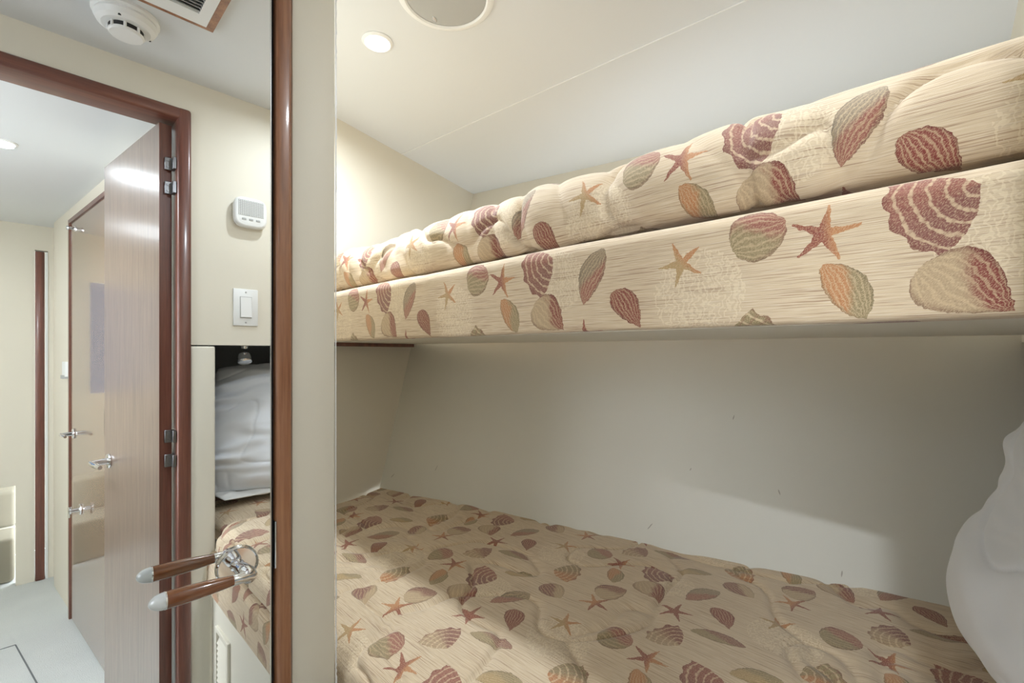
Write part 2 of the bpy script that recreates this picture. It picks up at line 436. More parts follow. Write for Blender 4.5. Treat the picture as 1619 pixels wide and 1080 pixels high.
# hull side, lower sloping panel: x from the bulkhead to the niche end
def hull_panel():
    z0, z1 = -1.10, 0.055
    vs = []; x1 = 0.80
    for z in (z0, z1):
        y = hull_y(-1.6, z); xa = -1.70
        vs += [(xa, hull_y(xa, z), z), (x1, hull_y(x1, z), z), (x1, hull_y(x1, z) + 0.04, z), (xa, hull_y(xa, z) + 0.04, z)]
    MBo = MB().add(vs, [(0, 3, 2, 1), (4, 5, 6, 7), (0, 1, 5, 4), (1, 2, 6, 5), (2, 3, 7, 6), (3, 0, 4, 7)])
    return struct(MBo.build('wall_hull', M['hull']))
hull_panel()
def hull_upper():
    vs = []
    for z in (0.055, 0.80):
        for x in (-1.80, 0.85):
            y = 1.539 + 0.2028 * (x + 1.738) + 0.33 * (z - 0.80)
            vs += [(x, y, z), (x, y + 0.05, z)]
    return struct(MB().add(vs, [(0, 2, 3, 1), (4, 5, 7, 6), (0, 4, 6, 2), (1, 3, 7, 5), (0, 1, 5, 4), (2, 6, 7, 3)]).build('wall_hull_upper', M['wall']))
hull_upper()
# ceiling of the cabin
struct(MB().prism([(-1.95, -1.05), (0.85, -1.05), (0.85, 2.2), (-1.95, 2.2)], 0.80, 0.84).build('ceiling', M['ceiling']))
# raised seam in the ceiling
sa, sb = Vector((-1.60, 1.027)), Vector((0.12, 1.148))
sd = (sb - sa).normalized(); sn = Vector((-sd.y, sd.x)) * 0.001
struct(MB().prism([tuple(sa - sn), tuple(sb - sn), tuple(sb + sn), tuple(sa + sn)], 0.7975, 0.80).build('trim_1', M['white_plastic']))

# wall with the doorway (behind the lens, seen in the mirror)
X0, X1 = 0.12, 0.20
NZ = 0.018
m = MB()
m.box(X0, X1, -1.0, -0.35, FL, 0.80)
m.box(X0, X1, -0.35, 0.32, 0.70, 0.80)
m.box(X0, X1, 0.32, 1.90, NZ + 0.002, 0.80)
struct(m.build('wall_back', M['wall']))
struct(MB().box(X0 - 0.004, X1, 0.319, 0.383, FL, NZ - 0.002, 0.006, 3).build('wall_post', M['panel'], smooth=True))
# doorway casing
m = MB().box(X0 - 0.012, X1 + 0.012, 0.287, 0.321, FL, 0.71, 0.008, 3)
struct(m.build('trim_2', M['casing'], smooth=True))
m = MB().box(X0 - 0.011, X1 + 0.011, -0.36, 0.3209, 0.676, 0.7098, 0.008, 3)
struct(m.build('trim_3', M['casing_y'], smooth=True))
struct(MB().box(X0 - 0.012, X1 + 0.012, -0.39, -0.356, FL, 0.71, 0.008, 3).build('trim_4', M['casing'], smooth=True))
# niche for the head of the lower bed
struct(MB().box(X1, 0.78, 0.353, 0.383, FL, NZ + 0.02).build('wall_niche_side', M['niche']))
struct(MB().box(0.74, 0.78, 0.383, 1.90, FL, NZ + 0.02).build('wall_niche_end', M['niche']))
struct(MB().box(X1, 0.78, 0.353, 1.90, NZ + 0.004, NZ + 0.03).build('wall_niche_top', M['niche']))
# cabin side wall with an unseen window added for daylight fill
m = MB()
m.box(-1.95, 0.20, -1.05, -1.0, FL, -0.15); m.box(-1.95, 0.20, -1.05, -1.0, 0.62, 0.80)
m.box(-1.95, -0.95, -1.05, -1.0, -0.15, 0.62); m.box(-0.33, 0.20, -1.05, -1.0, -0.15, 0.62)
struct(m.build('wall_added_window', M['wall']))
struct(MB().box(-0.97, -0.93, -1.06, -0.99, -0.17, 0.64).box(-0.35, -0.31, -1.06, -0.99, -0.17, 0.64)
       .box(-0.93, -0.35, -1.06, -0.99, -0.17, -0.13).box(-0.93, -0.35, -1.06, -0.99, 0.60, 0.64).build('added_window_1', M['casing']))

# ------------------------------------------------------------------ hallway beyond the doorway
def side_y(x): return 0.217 - 0.117 * (x - 1.217)
HX = 2.36
HZ = 0.77
struct(MB().prism([(0.2, -1.0), (3.14, -1.0), (3.14, 0.42), (0.2, 0.42)], FL - 0.05, FL).build('floor_hall', M['carpet']))
struct(MB().prism([(0.2, -1.05), (3.2, -1.05), (3.2, 0.50), (0.852, 0.50), (0.2, 0.352)], HZ, HZ + 0.028).build('ceiling_hall', M['ceiling']))
struct(MB().prism([(0.201, side_y(0.201)), (HX, side_y(HX)), (HX, side_y(HX) + 0.03), (0.79, side_y(0.79) + 0.03), (0.201, side_y(0.201) + 0.012)], FL, HZ).build('wall_hall', M['wall']))
XF = 2.52
m = MB()
m.box(XF, XF + 0.06, -0.075, 0.004, FL, HZ); m.box(XF, XF + 0.06, -0.16, -0.075, -0.80, HZ); m.box(XF, XF + 0.06, -1.0, -0.80, -0.80, HZ)
m.box(XF, XF + 0.06, -0.80, -0.16, -0.80, -0.28); m.box(XF, XF + 0.06, -0.80, -0.16, 0.46, HZ)  # opening added so daylight reaches the hall and the glossy door
m.box(XF, XF + 0.06, 0.060, 0.12, FL, HZ); m.box(XF, XF + 0.06, 0.004, 0.060, 0.62, HZ)
struct(m.build('wall_far', M['wall']))
struct(MB().box(HX - 0.001, XF, side_y(HX) + 0.002, side_y(HX) + 0.03, FL, HZ).build('wall_hall_return', M['wall']))
struct(MB().box(XF - 0.012, XF + 0.07, 0.005, 0.047, FL, 0.612, 0.006, 2).build('trim_5', M['casing'], smooth=True))
struct(MB().box(XF - 0.006, XF + 0.066, 0.049, 0.060, FL, 0.612).build('trim_6', M['white_plastic']))
struct(MB().box(0.2, 0.24, -1.05, -1.0, FL, HZ).box(1.10, 3.14, -1.05, -1.0, FL, HZ).box(0.24, 1.10, -1.05, -1.0, FL, -0.85)
       .box(0.24, 1.10, -1.05, -1.0, 0.60, HZ).build('wall_hall_side', M['wall']))
struct(MB().box(0.22, 0.26, -1.06, -0.99, -0.87, 0.62).box(1.08, 1.12, -1.06, -0.99, -0.87, 0.62)
       .box(0.26, 1.08, -1.06, -0.99, -0.87, -0.83).box(0.26, 1.08, -1.06, -0.99, 0.58, 0.62).build('added_window_4', M['casing']))  # unseen hall window, added to send fill light through the doorway
struct(MB().box(3.15, 3.21, -1.0, 0.42, FL, -0.35).box(3.15, 3.21, -1.0, 0.42, 0.60, HZ).box(3.15, 3.21, -0.10, 0.42, -0.35, 0.60).build('wall_stair', M['wall']))
struct(MB().box(3.14, 3.22, -1.0, -0.10, -0.35, -0.32).box(3.14, 3.22, -1.0, -0.10, 0.57, 0.60).box(3.14, 3.22, -0.13, -0.10, -0.32, 0.57).box(3.14, 3.22, -1.0, -0.97, -0.32, 0.57).build('added_window_2', M['white_plastic']))  # unseen window added behind the stairs for daylight and door reflections
ht = MB().prism([(1.713, -0.9), (1.719, -0.9), (1.719, -0.060), (1.713, -0.060)], FL, FL + 0.0012)
ht.prism([(1.716, -0.063), (1.716, -0.058), (0.90, 0.072), (0.90, 0.066)], FL, FL + 0.0012)
struct(ht.build('trim_11', M['seam']))
def tint():
    t = NT('added_window_tint'); tr = t.n.new('ShaderNodeBsdfTransparent'); tr.inputs[0].default_value = (0.22, 0.24, 0.27, 1)
    out = t.n['Material Output']; t.link(tr.outputs[0], out.inputs[0]); return t.m
struct(MB().box(3.17, 3.176, -0.97, -0.13, -0.32, 0.57).build('added_window_3', tint()))  # added pane, tinted to dim daylight from the unseen stair window
# carpeted steps
st = empty('staircase', (2.9, -0.55, FL), 'pale carpeted stairs rising at the far end of the hall', 'stairs')
for k, (za, zb_) in enumerate(((0.001, 0.27), (0.27, 0.50))):
    MB().box(2.60 + 0.26 * k, 2.86 + 0.26 * k, -0.98, -0.082, FL + za, FL + zb_, 0.02, 3).build('step', M['stair'], st, True)

# ================================================================== MIRROR DOOR
d1 = empty('door_1', (XM, -0.05, FL), 'full-height mirrored door with a chrome and wood lever handle', 'door', kind='structure')
# the silvered pane
MB().box(XM - 0.004, XM, -0.345, 0.2505, FL + 0.02, 0.70).build('mirror_pane', M['mirror'], d1)
MB().box(XM - 0.034, XM - 0.0045, -0.347, 0.2512, FL + 0.012, 0.702).build('door_panel', M['dark'], d1)
MB().box(XM - 0.0045, XM + 0.0006, 0.2502, 0.2516, FL + 0.02, 0.70).build('mirror_edge', M['satin'], d1)
tag(d1.children[0], 'clear silvered mirror'); 
jm = struct(MB().box(XM - 0.035, XM + 0.001, 0.2575, 0.2826, FL, 0.715, 0.0055, 4).build('trim_7', M['mahogany'], smooth=True))
struct(MB().box(XM - 0.034, XM - 0.010, 0.2518, 0.2574, FL, 0.71).build('trim_8', M['dark']))
struct(MB().box(XM - 0.034, XM - 0.002, -0.36, -0.349, FL, 0.715).build('trim_9', M['mahogany']))
# strike plate let into the jamb
sp = MB().box(XM - 0.012, XM + 0.0016, 0.2562, 0.2590, -0.335, -0.262, 0.001, 2).build('strike_plate', M['satin'], smooth=True)
tag(sp, 'narrow chrome strike plate let into the wooden door jamb', 'strike plate')

# lever handle
HY, HZ0 = 0.205, -0.312
hd = MB().lathe([(0.0, 0.0100), (0.004, 0.0085), (0.016, 0.0085), (0.020, 0.0098), (0.042, 0.0112), (0.050, 0.0098), (0.0535, 0.005)], (XM, HY, HZ0), (1, 0.04, 0), 32).build('door_handle', M['chrome'], d1, True)
g = MB().lathe([(0.0, 0.0272), (0.002, 0.0280), (0.0045, 0.0274), (0.0055, 0.0262), (0.0045, 0.0250), (0.0022, 0.0244), (0.0020, 0.009)], (XM, HY, HZ0), (1, 0, 0), 56)
g.build('rosette', M['chrome'], hd, True, angle=25)
LX = XM + 0.048
MB().lathe([(0.0, 0.002), (0.001, 0.0063), (0.003, 0.0072), (0.0275, 0.0072), (0.0277, 0.0066)], (LX, HY + 0.0095, HZ0 - 0.0005), (0, -1, 0.03), 32).build('lever', M['chrome'], hd, True)
gp = [(0.0, 0.0068), (0.012, 0.0081), (0.028, 0.0094), (0.045, 0.0103), (0.060, 0.0107), (0.074, 0.0105)]
MB().lathe(gp, (LX, HY - 0.018, HZ0 + 0.0005), (0, -1, 0.03), 40).build('grip', M['handle_wood'], hd, True)
cp = [(0, 0.0106)] + [(0.0008 + 0.0165 * math.sin(R(a)), 0.0105 * math.cos(R(a))) for a in range(0, 90, 9)] + [(0.0174, 0.0004)]
MB().lathe(cp, (LX, HY - 0.092, HZ0 + 0.0027), (0, -1, 0.03), 40).build('end_cap', M['frost'], hd, True)
MB().lathe([(0, 0.0108), (0.0016, 0.0109), (0.0017, 0.0105)], (LX, HY - 0.0915, HZ0 + 0.0027), (0, -1, 0.03), 40).build('ferrule', M['chrome'], hd, True)

# ================================================================== BUNKS
# upper bunk platform: fabric covered rail and board
YU = 0.60
ub = empty('bunk_bed', (-0.75, 0.9, 0.03), 'upper bunk platform with seashell fabric covered front rail', 'bunk bed')
def sweep(name, prof, x0, x1, step, parent, mat, disp=None, uoff=0.0, voff=0.0, pstep=0.006, ends=True):
    """prof: list of (y,z) ; swept along x; UV = metres"""
    P, q = resample(prof, pstep)
    xs = np.linspace(x0, x1, int((x1 - x0) / step) + 1)
    X = np.repeat(xs[:, None], len(P), 1); Y = np.repeat(P[None, :, 0], len(xs), 0); Z = np.repeat(P[None, :, 1], len(xs), 0)
    tan = np.gradient(P, axis=0); tan /= np.linalg.norm(tan, axis=1)[:, None] + 1e-9
    ny, nz = -tan[:, 1], tan[:, 0]      # left normal of the profile
    U = X + uoff; V = np.repeat(q[None, :], len(xs), 0) + voff
    if disp is not None:
        d = disp(U, V, X, Y, Z)
        if isinstance(d, tuple): X, Y, Z = d
        else: Y = Y + d * ny[None, :]; Z = Z + d * nz[None, :]
    vs = np.stack([X, Y, Z], -1).reshape(-1, 3); uv = np.stack([U, V], -1).reshape(-1, 2)
    return link(name, vs, gridfaces(len(xs), len(P)), mat, parent, True, uvs=uv, angle=0)
r0 = 0.014
prof = [(0.628, 0.030)] + arc(YU + 0.008, 0.038, 0.008, 270, 180, 5) + arc(YU + 0.022, 0.177 - 0.022, 0.022, 180, 90, 9) + [(0.80, 0.177)]
# profile runs from underside, up the front, back over the top -> left normal points outwards
def rail_disp(U, V, X, Y, Z):
    return 0.0022 * fbm(U * 3.1, V * 5, 3, 2) - 0.001
sweep('fabric_rail', prof, end_x(YU) + 0.004, 0.1175, 0.01, ub, M['fabric'], rail_disp, uoff=0.5, voff=0.040, pstep=0.004)
MB().prism([(end_x(0.62) + .006, 0.62), (0.117, 0.62), (0.117, 1.268), (end_x(1.10) + .006, 1.085)], 0.031, 0.05).build('board', M['panel'], ub)
ct = MB().prism([(end_x(YU) + 0.004, YU + 0.02), (end_x(YU) + 0.03, YU + 0.02), (end_x(1.08) + 0.055, 1.06), (end_x(1.08) + 0.012, 1.07)], 0.018, 0.0305).build('support_cleat', M['casing'], ub)
tag(ct, 'dark brown wooden support under the far end')

# quilting: meandering stitch lines
def quilt(U, V, seed, depth=0.006, sc=4.2, wd=0.07):
    wx = 0.35 * vnoise(U * 6, V * 6, seed + 5); wy = 0.35 * vnoise(U * 6, V * 6, seed + 9)
    n = fbm(U * sc + wx, V * sc + wy, seed, 2)
    g = np.abs(n); 
    n2 = np.abs(fbm(U * sc * 1.05 + 31.3 + wy, V * sc * 1.05 - 7.7 + wx, seed + 40, 2))
    d = np.minimum(g, n2)
    return depth * (1 - np.exp(-(d / wd) ** 1.2)) - depth * 0.6

# upper mattress: rounded front, wrinkled quilted cover
YM = 0.632
ar = 0.072
zt, zb = 0.312, 0.186
prof = [(YM + 0.05, zb + 0.0015)] + arc(YM + 0.03, zb + 0.03, 0.0285, 250, 180, 6) + arc(YM + ar, zt - ar, ar, 180, 92, 14) + [(YM + 0.25, zt + 0.010), (1.20, zt + 0.008), (1.36, zt - 0.02), (1.37, zt - 0.08), (1.34, zb + 0.0015), (YM + 0.06, zb + 0.0015)]
def mat_disp(U, V, X, Y, Z):
    front = np.exp(-((V - 0.17) / 0.14) ** 2)
    d = quilt(U, V, 11, 0.013, 4.6)
    # diagonal pulled folds over the roll, tighter towards the far end
    ph = 45 * (U + (V - 0.12) * 0.8) - 40 * np.clip(-X - 0.3, 0, 2) ** 2 + 4.0 * vnoise(U * 5, V * 5, 71)
    amp = (0.0085 + 0.003 * np.clip((-X - 0.4), 0, 1)) * np.clip(0.75 + vnoise(U * 5, V * 4, 77), 0.1, 1)
    d = d + front * amp * (1.1 - 2.2 * np.sqrt(np.abs(np.sin(ph * 0.5)) + 0.02)) * -0.55 + front * amp * 0.4 * np.sin(ph * 0.37 + 1.0) + 0.005 * fbm(U * 3, V * 3, 5, 2)
    lowf = np.clip((V - 0.03) / 0.05, 0, 1) * (Z > zb + 0.006)
    return d * lowf
m1 = sweep('mattress', prof, end_x(0.66) + 0.035, 0.1165, 0.0045, None, M['fabric'], mat_disp, uoff=0.17, voff=0.05, pstep=0.0045)
tag(m1, 'quilted seashell-print mattress lying on the upper bunk', 'mattress')

# ---- lower bunk
lb = empty('bunk_bed', (-0.6, 0.7, FL), 'lower bunk base with seashell fabric rail and cream louvered panel', 'bunk bed')
# rail from z -0.60 to -0.705, front y 0.357
prof = [(0.50, -0.722)] + arc(0.366, -0.713, 0.009, 270, 180, 5) + arc(0.378, -0.624, 0.020, 180, 90, 8) + [(0.50, -0.604)]
sweep('fabric_rail', prof, end_x(0.40) + 0.02, 0.112, 0.01, lb, M['fabric'], rail_disp, uoff=0.32, voff=-0.13, pstep=0.005)
MB().prism([(end_x(.40) + 0.02, 0.372), (0.1125, 0.372), (0.1125, 0.395), (end_x(.40) + 0.02, 0.395)], FL, -0.722).build('base_panel', M['panel'], lb)
MB().prism([(end_x(.50) + 0.02, 0.395), (0.735, 0.395), (0.735, 1.15), (-0.2, 1.10), (end_x(.80) + 0.02, 0.80)], -0.640, -0.6205).build('board', M['panel'], lb)
lv = MB()
lx0, lx1, lz0, lz1 = -0.080, 0.045, -1.16, -0.80
lv.box(lx0, lx0 + 0.014, 0.364, 0.3725, lz0, lz1, 0.002, 2).box(lx1 - 0.014, lx1, 0.364, 0.3725, lz0, lz1, 0.002, 2)
lv.box(lx0 + 0.013, lx1 - 0.013, 0.364, 0.3725, lz1 - 0.014, lz1, 0.002, 2).box(lx0 + 0.013, lx1 - 0.013, 0.364, 0.3725, lz0, lz0 + 0.014, 0.002, 2)
z = lz0 + 0.02
while z < lz1 - 0.03:
    lv.add([(lx0 + .013, 0.3655, z), (lx1 - .013, 0.3655, z), (lx1 - .013, 0.3722, z + 0.014), (lx0 + .013, 0.3722, z + 0.014),
            (lx0 + .013, 0.3672, z - 0.001), (lx1 - .013, 0.3672, z - 0.001), (lx1 - .013, 0.3735, z + 0.013), (lx0 + .013, 0.3735, z + 0.013)],
           [(0, 1, 2, 3), (4, 7, 6, 5), (0, 4, 5, 1), (1, 5, 6, 2), (2, 6, 7, 3), (3, 7, 4, 0)]); z += 0.0155
lv.build('louver_vent', M['panel'], lb)

# lower mattress surface grid in plan: s along x, t across from front edge to hull
def lower_mattress():
    zt, zb, rr = -0.520, -0.6035, 0.050
    nx = 420; nt = 300
    x = np.linspace(-1.40, 0.735, nx)
    t = np.linspace(0, 1, nt)
    yf = 0.368 + 0.024 * np.clip((x - 0.06) / 0.05, 0, 1)
    yf = np.where((x > 0.06) & (x < 0.11), 0.368 + 0.024 * (0.5 - 0.5 * np.cos(np.pi * (x - 0.06) / 0.05)), yf)
    yb = hull_y(x, zt) - 0.006
    X = np.repeat(x[:, None], nt, 1)
    # profile: up the front (length L1), round, then across the top to the back
    Y = np.zeros((nx, nt)); Z = np.zeros((nx, nt)); V = np.zeros((nx, nt)); N = np.zeros((nx, nt, 2))
    for i in range(nx):
        y0, y1 = yf[i], yb[i]
        pf = [(y0 + 0.03, zb)] + arc(y0 + 0.02, zb + 0.02, 0.02, 270, 180, 5) + arc(y0 + rr, zt - rr, rr, 180, 90, 9) + [(y0 + rr + 0.05, zt + 0.002), (y1 - 0.02, zt)] + arc(y1 - 0.012, zt - 0.012, 0.012, 90, 0, 4) + [(y1, zt - 0.035)]
        P = np.array(pf); s = arclen(P)
        q = np.linspace(0, 1, nt) * s[-1]
        Y[i] = np.interp(q, s, P[:, 0]); Z[i] = np.interp(q, s, P[:, 1]); V[i] = q
        tn = np.gradient(np.stack([Y[i], Z[i]], 1), axis=0); tn /= np.linalg.norm(tn, axis=1)[:, None] + 1e-9
        N[i, :, 0] = -tn[:, 1]; N[i, :, 1] = tn[:, 0]
    # squeeze the far end into the angled bulkhead
    Xe = end_x(Y) + 0.008
    f = (X + 1.40) / (0.735 + 1.40)
    X2 = Xe + f * (0.735 - Xe)
    # ends roll down at the head
    d = quilt(X2, V, 23, 0.0085, 3.6) + 0.006 * fbm(X2 * 2.2, V * 2.2, 8, 2)
    front = np.exp(-((V - 0.09) / 0.05) ** 2)
    d = d + front * 0.006 * np.sin(26 * X2 + 14 * V + 2 * vnoise(X2 * 4, V * 4, 3)) * np.clip(0.4 + vnoise(X2 * 4, V * 3, 12), 0, 1)
    edge = np.clip(V / 0.04, 0, 1) * np.clip((V.max(1)[:, None] - V) / 0.03, 0, 1)
    d = d * edge
    Y = Y + d * N[..., 0]; Z = Z + d * N[..., 1]
    uv = np.stack([X2 + 0.05, V + 0.03], -1).reshape(-1, 2)
    o = link('mattress', np.stack([X2, Y, Z], -1).reshape(-1, 3), gridfaces(nx, nt), M['fabric'], None, True, uvs=uv, angle=0)
    return tag(o, 'quilted seashell-print mattress on the lower bunk, partly lit by the downlight', 'mattress')
lower_mattress()

# ================================================================== PILLOWS
def pillow(name, c, half, thick, rot, mat, seed, label, wr=1.0, n=130, puff=0.62):
    hx, hy = half
    s = np.linspace(-1, 1, n); Sg, Tg = np.meshgrid(s, s, indexing='ij')
    def side(sg):
        e = 1 - 0.05 * (1 - np.abs(Tg) ** 2) * 1.0
        # corners pulled in, sides bowed out
        px = Sg * hx * (0.93 + 0.07 * np.cos(Tg * 1.4)) ; py = Tg * hy * (0.93 + 0.07 * np.cos(Sg * 1.4))
        prof = np.clip((1 - np.abs(Sg) ** 3.2), 0, 1) ** puff * np.clip((1 - np.abs(Tg) ** 3.2), 0, 1) ** puff
        h = thick * 0.5 * prof
        r = np.sqrt(Sg ** 2 + Tg ** 2) + 1e-6
        a = np.arctan2(Tg, Sg)
        edge = np.clip(prof * 3, 0, 1) 
        fold = 0.009 * wr * np.sin(Sg * 30 + 6 * np.abs(Tg) + 5 * vnoise(Sg * 2.2, Tg * 2.2, seed + 31)) * np.clip(np.abs(Tg) - 0.35, 0, 1) * 1.5 * np.clip(0.35 + vnoise(Sg * 3.5, Tg * 2, seed + 33), 0, 1)
        fold = fold * np.where(Tg < 0, 1.0, 0.25)
        wrk = fold + 0.006 * wr * np.sin(a * 22 + 3 * vnoise(Sg * 3, Tg * 3, seed)) * np.clip(r - 0.35, 0, 1) * np.clip(0.3 + vnoise(a * 3, r * 2, seed + 3), 0, 1)
        crease = -0.005 * wr * np.exp(-(np.abs(fbm(Sg * 1.5 + 0.4 * Tg, Tg * 2.2, seed + 9, 2)) / 0.07) ** 1.2)
        low = 0.012 * wr * fbm(Sg * 2.0, Tg * 2.0, seed + 21, 2)
        h = h + (wrk + crease + low) * edge
        return px, py, sg * h
    ax, ay, az = side(1.0); bx, by, bz = side(-1.0)
    A = np.stack([ax, ay, az], -1).reshape(-1, 3); B = np.stack([bx, by, bz], -1).reshape(-1, 3)
    fa = gridfaces(n, n); N = n * n
    inner = np.ones((n, n), bool); inner[0, :] = inner[-1, :] = inner[:, 0] = inner[:, -1] = False
    idx = np.arange(N).reshape(n, n); idb = np.where(inner, idx + N, idx).ravel()
    fb = [tuple(int(idb[i]) for i in f[::-1]) for f in fa]
    vs = np.concatenate([A, B]) 
    used = np.ones(2 * N, bool); used[N:] = inner.ravel()
    remap = -np.ones(2 * N, int); remap[used] = np.arange(used.sum())
    fs = [tuple(int(remap[i]) for i in f) for f in fa + fb]
    vs = vs[used]
    Rm = np.array(Matrix.Rotation(R(rot[2]), 3, 'Z') @ Matrix.Rotation(R(rot[1]), 3, 'Y') @ Matrix.Rotation(R(rot[0]), 3, 'X'))
    vs = vs @ Rm.T + np.array(c)
    o = link(name, vs, fs, mat, None, True, angle=0)
    return tag(o, label, 'pillow')
pillow('pillow', (0.252, 0.80, -0.274), (0.238, 0.40), 0.30, (0, 112, 19), M['pillow'], 4, 'big puffy grey pillow standing upright at the head of the lower bed', 1.1, 190, 0.34)
pillow('pillow', (0.40, 0.70, -0.483), (0.22, 0.29), 0.05, (0, 0, 0), M['white_pillow'], 8, 'white pillow lying flat under the big grey pillow', 0.6, 90)

# ================================================================== FITTINGS
# downlights
dn = ['small round lit downlight in the ceiling above the bunk, next to the speaker',
      'round downlight in the ceiling above the head of the upper bunk',
      'round downlight in the hall ceiling beyond the doorway',
      'round downlight in the hall ceiling just outside the cabin door',
      'round downlight in the hall ceiling in front of the stairs']
for i, (x, y, z, p) in enumerate(LAMPS):
    e = empty('downlight', (x, y, z), dn[i], 'ceiling light', 'recessed downlights')
    MB().lathe([(0.0, 0.039), (0.0015, 0.0395), (0.005, 0.036), (0.006, 0.032), (0.003, 0.029), (0.001, 0.029)], (x, y, z), (0, 0, -1), 48, cap=False).build('bezel', M['white_plastic'], e, True)
    MB().lathe([(0.0, 0.0288), (0.0035, 0.0288), (0.005, 0.022), (0.0055, 0.0005)], (x, y, z), (0, 0, -1), 40).build('lens', M['lens'], e, True)

# ceiling speaker
sx, sy = -0.800, 0.640
def at(px, py, z):      # point of the room at height z seen at this pixel
    u, v = (px - 809.5) / 720, (556 - py) / 720
    t = z / v; return ((-0.6896 + 0.724 * u) * t, (0.724 + 0.6896 * u) * t)
sx, sy = at(705, -6, 0.80)
e = empty('ceiling_speaker', (sx, sy, 0.80), 'round white ceiling speaker with a grey mesh grille', 'speaker')
MB().lathe([(0.0, 0.108), (0.002, 0.1085), (0.006, 0.104), (0.007, 0.094), (0.004, 0.0905), (0.0, 0.0905)], (sx, sy, 0.80), (0, 0, -1), 72, cap=False).build('rim', M['white_plastic'], e, True)
MB().lathe([(0.0, 0.090), (0.003, 0.090), (0.005, 0.080), (0.006, 0.0005)], (sx, sy, 0.80), (0, 0, -1), 72).build('grille', M['grey_plastic'], e, True)
bx, by = at(687, 31, 0.794)
bd = MB(); bd.lathe([(0.0, 0.012), (0.0012, 0.011), (0.0015, 0.0005)], (0, 0, 0), (0, 0, -1), 32)
bd.v = [(bx + q[0] * 0.35 * 0.9 - q[1] * 0.45, by + q[0] * 0.25 + q[1] * 0.72 * 0.9, 0.7946 + q[2]) for q in [tuple(p) for p in bd.v]]
tag(bd.build('badge', M['satin'], e, True), 'tiny oval metal badge')

# smoke detector (seen in the mirror)
cx, cy = -0.087, 0.152
e = empty('smoke_detector', (cx, cy, 0.80), 'round white smoke detector on the ceiling, seen in the mirror', 'smoke detector')
MB().lathe([(0.0, 0.064), (0.006, 0.064), (0.010, 0.058), (0.016, 0.060), (0.026, 0.055), (0.032, 0.046), (0.033, 0.036)], (cx, cy, 0.80), (0, 0, -1), 64).build('body', M['white_plastic'], e, True, angle=25)
sl = MB().lathe([(0.032, 0.033), (0.0440, 0.031)], (cx, cy, 0.80), (0, 0, -1), 48)
sl.build('sensor_slot', M['dark'], e, True)
for k in range(8):
    a = R(45 * k + 10)
    px_, py_ = cx + 0.0335 * math.cos(a), cy + 0.0335 * math.sin(a)
    MB().tube([(px_, py_, 0.769), (px_, py_, 0.754)], 0.003, 8).build('rib', M['white_plastic'], e, True)
MB().lathe([(0.0, 0.034), (0.003, 0.034), (0.006, 0.031), (0.0075, 0.0005)], (cx, cy, 0.757), (0, 0, -1), 56).build('cap', M['white_plastic'], e, True)
for a in (70, 200):
    a = R(a); MB().lathe([(0, 0.0032), (0.003, 0.0030)], (cx + 0.049 * math.cos(a), cy + 0.049 * math.sin(a), 0.7725), (0, 0, -1), 12).build('screw_hole', M['dark'], e, True)

# air vent in wooden frame
e = empty('air_vent', (-0.36, 0.13, 0.80), 'square white air vent with a thin wooden frame in the ceiling, seen in the mirror', 'air vent')
vx0, vx1, vy0, vy1 = -0.560, -0.185, -0.060, 0.306
fr = MB()
for b in ((vx0, vx1, vy1 - 0.016, vy1), (vx0, vx1, vy0, vy0 + 0.016), (vx0, vx0 + 0.016, vy0 + 0.016, vy1 - 0.016), (vx1 - 0.012, vx1, vy0 + 0.016, vy1 - 0.016)):
    fr.box(b[0], b[1], b[2], b[3], 0.790, 0.80)
fr.build('wood_frame', M['mahogany'], e)
def framebox(mb, x0, x1, y0, y1, wd, z0, z1):
    mb.box(x0, x1, y1 - wd, y1, z0, z1); mb.box(x0, x1, y0, y0 + wd, z0, z1)
    mb.box(x0, x0 + wd, y0 + wd, y1 - wd, z0, z1); mb.box(x1 - wd, x1, y0 + wd, y1 - wd, z0, z1)
gx0, gx1, gy0, gy1 = vx0 + 0.055, -0.239, vy0 + 0.040, 0.266
cv = MB(); cx0, cx1, cy0, cy1 = vx0 + 0.017, vx1 - 0.013, vy0 + 0.017, vy1 - 0.017
cv.box(cx0, cx1, gy1, cy1, 0.788, 0.799); cv.box(cx0, cx1, cy0, gy0, 0.788, 0.799)
cv.box(cx0, gx0, gy0, gy1, 0.788, 0.799); cv.box(gx1, cx1, gy0, gy1, 0.788, 0.799)
cv.build('cover', M['white_plastic'], e)
MB().box(gx0, gx1, gy0, gy1, 0.797, 0.7995).build('duct', M['dark'], e)
gr = MB(); x = gx0 + 0.002
while x < gx1 - 0.009:
    gr.add([(x, gy0, 0.788), (x, gy1, 0.788), (x + 0.006, gy1, 0.795), (x + 0.006, gy0, 0.795), (x + 0.0012, gy0, 0.787), (x + 0.0012, gy1, 0.787), (x + 0.0072, gy1, 0.794), (x + 0.0072, gy0, 0.794)],
           [(0, 1, 2, 3), (4, 7, 6, 5), (0, 4, 5, 1), (1, 5, 6, 2), (2, 6, 7, 3), (3, 7, 4, 0)]); x += 0.0115
gr.build('grille', M['grey_plastic'], e)

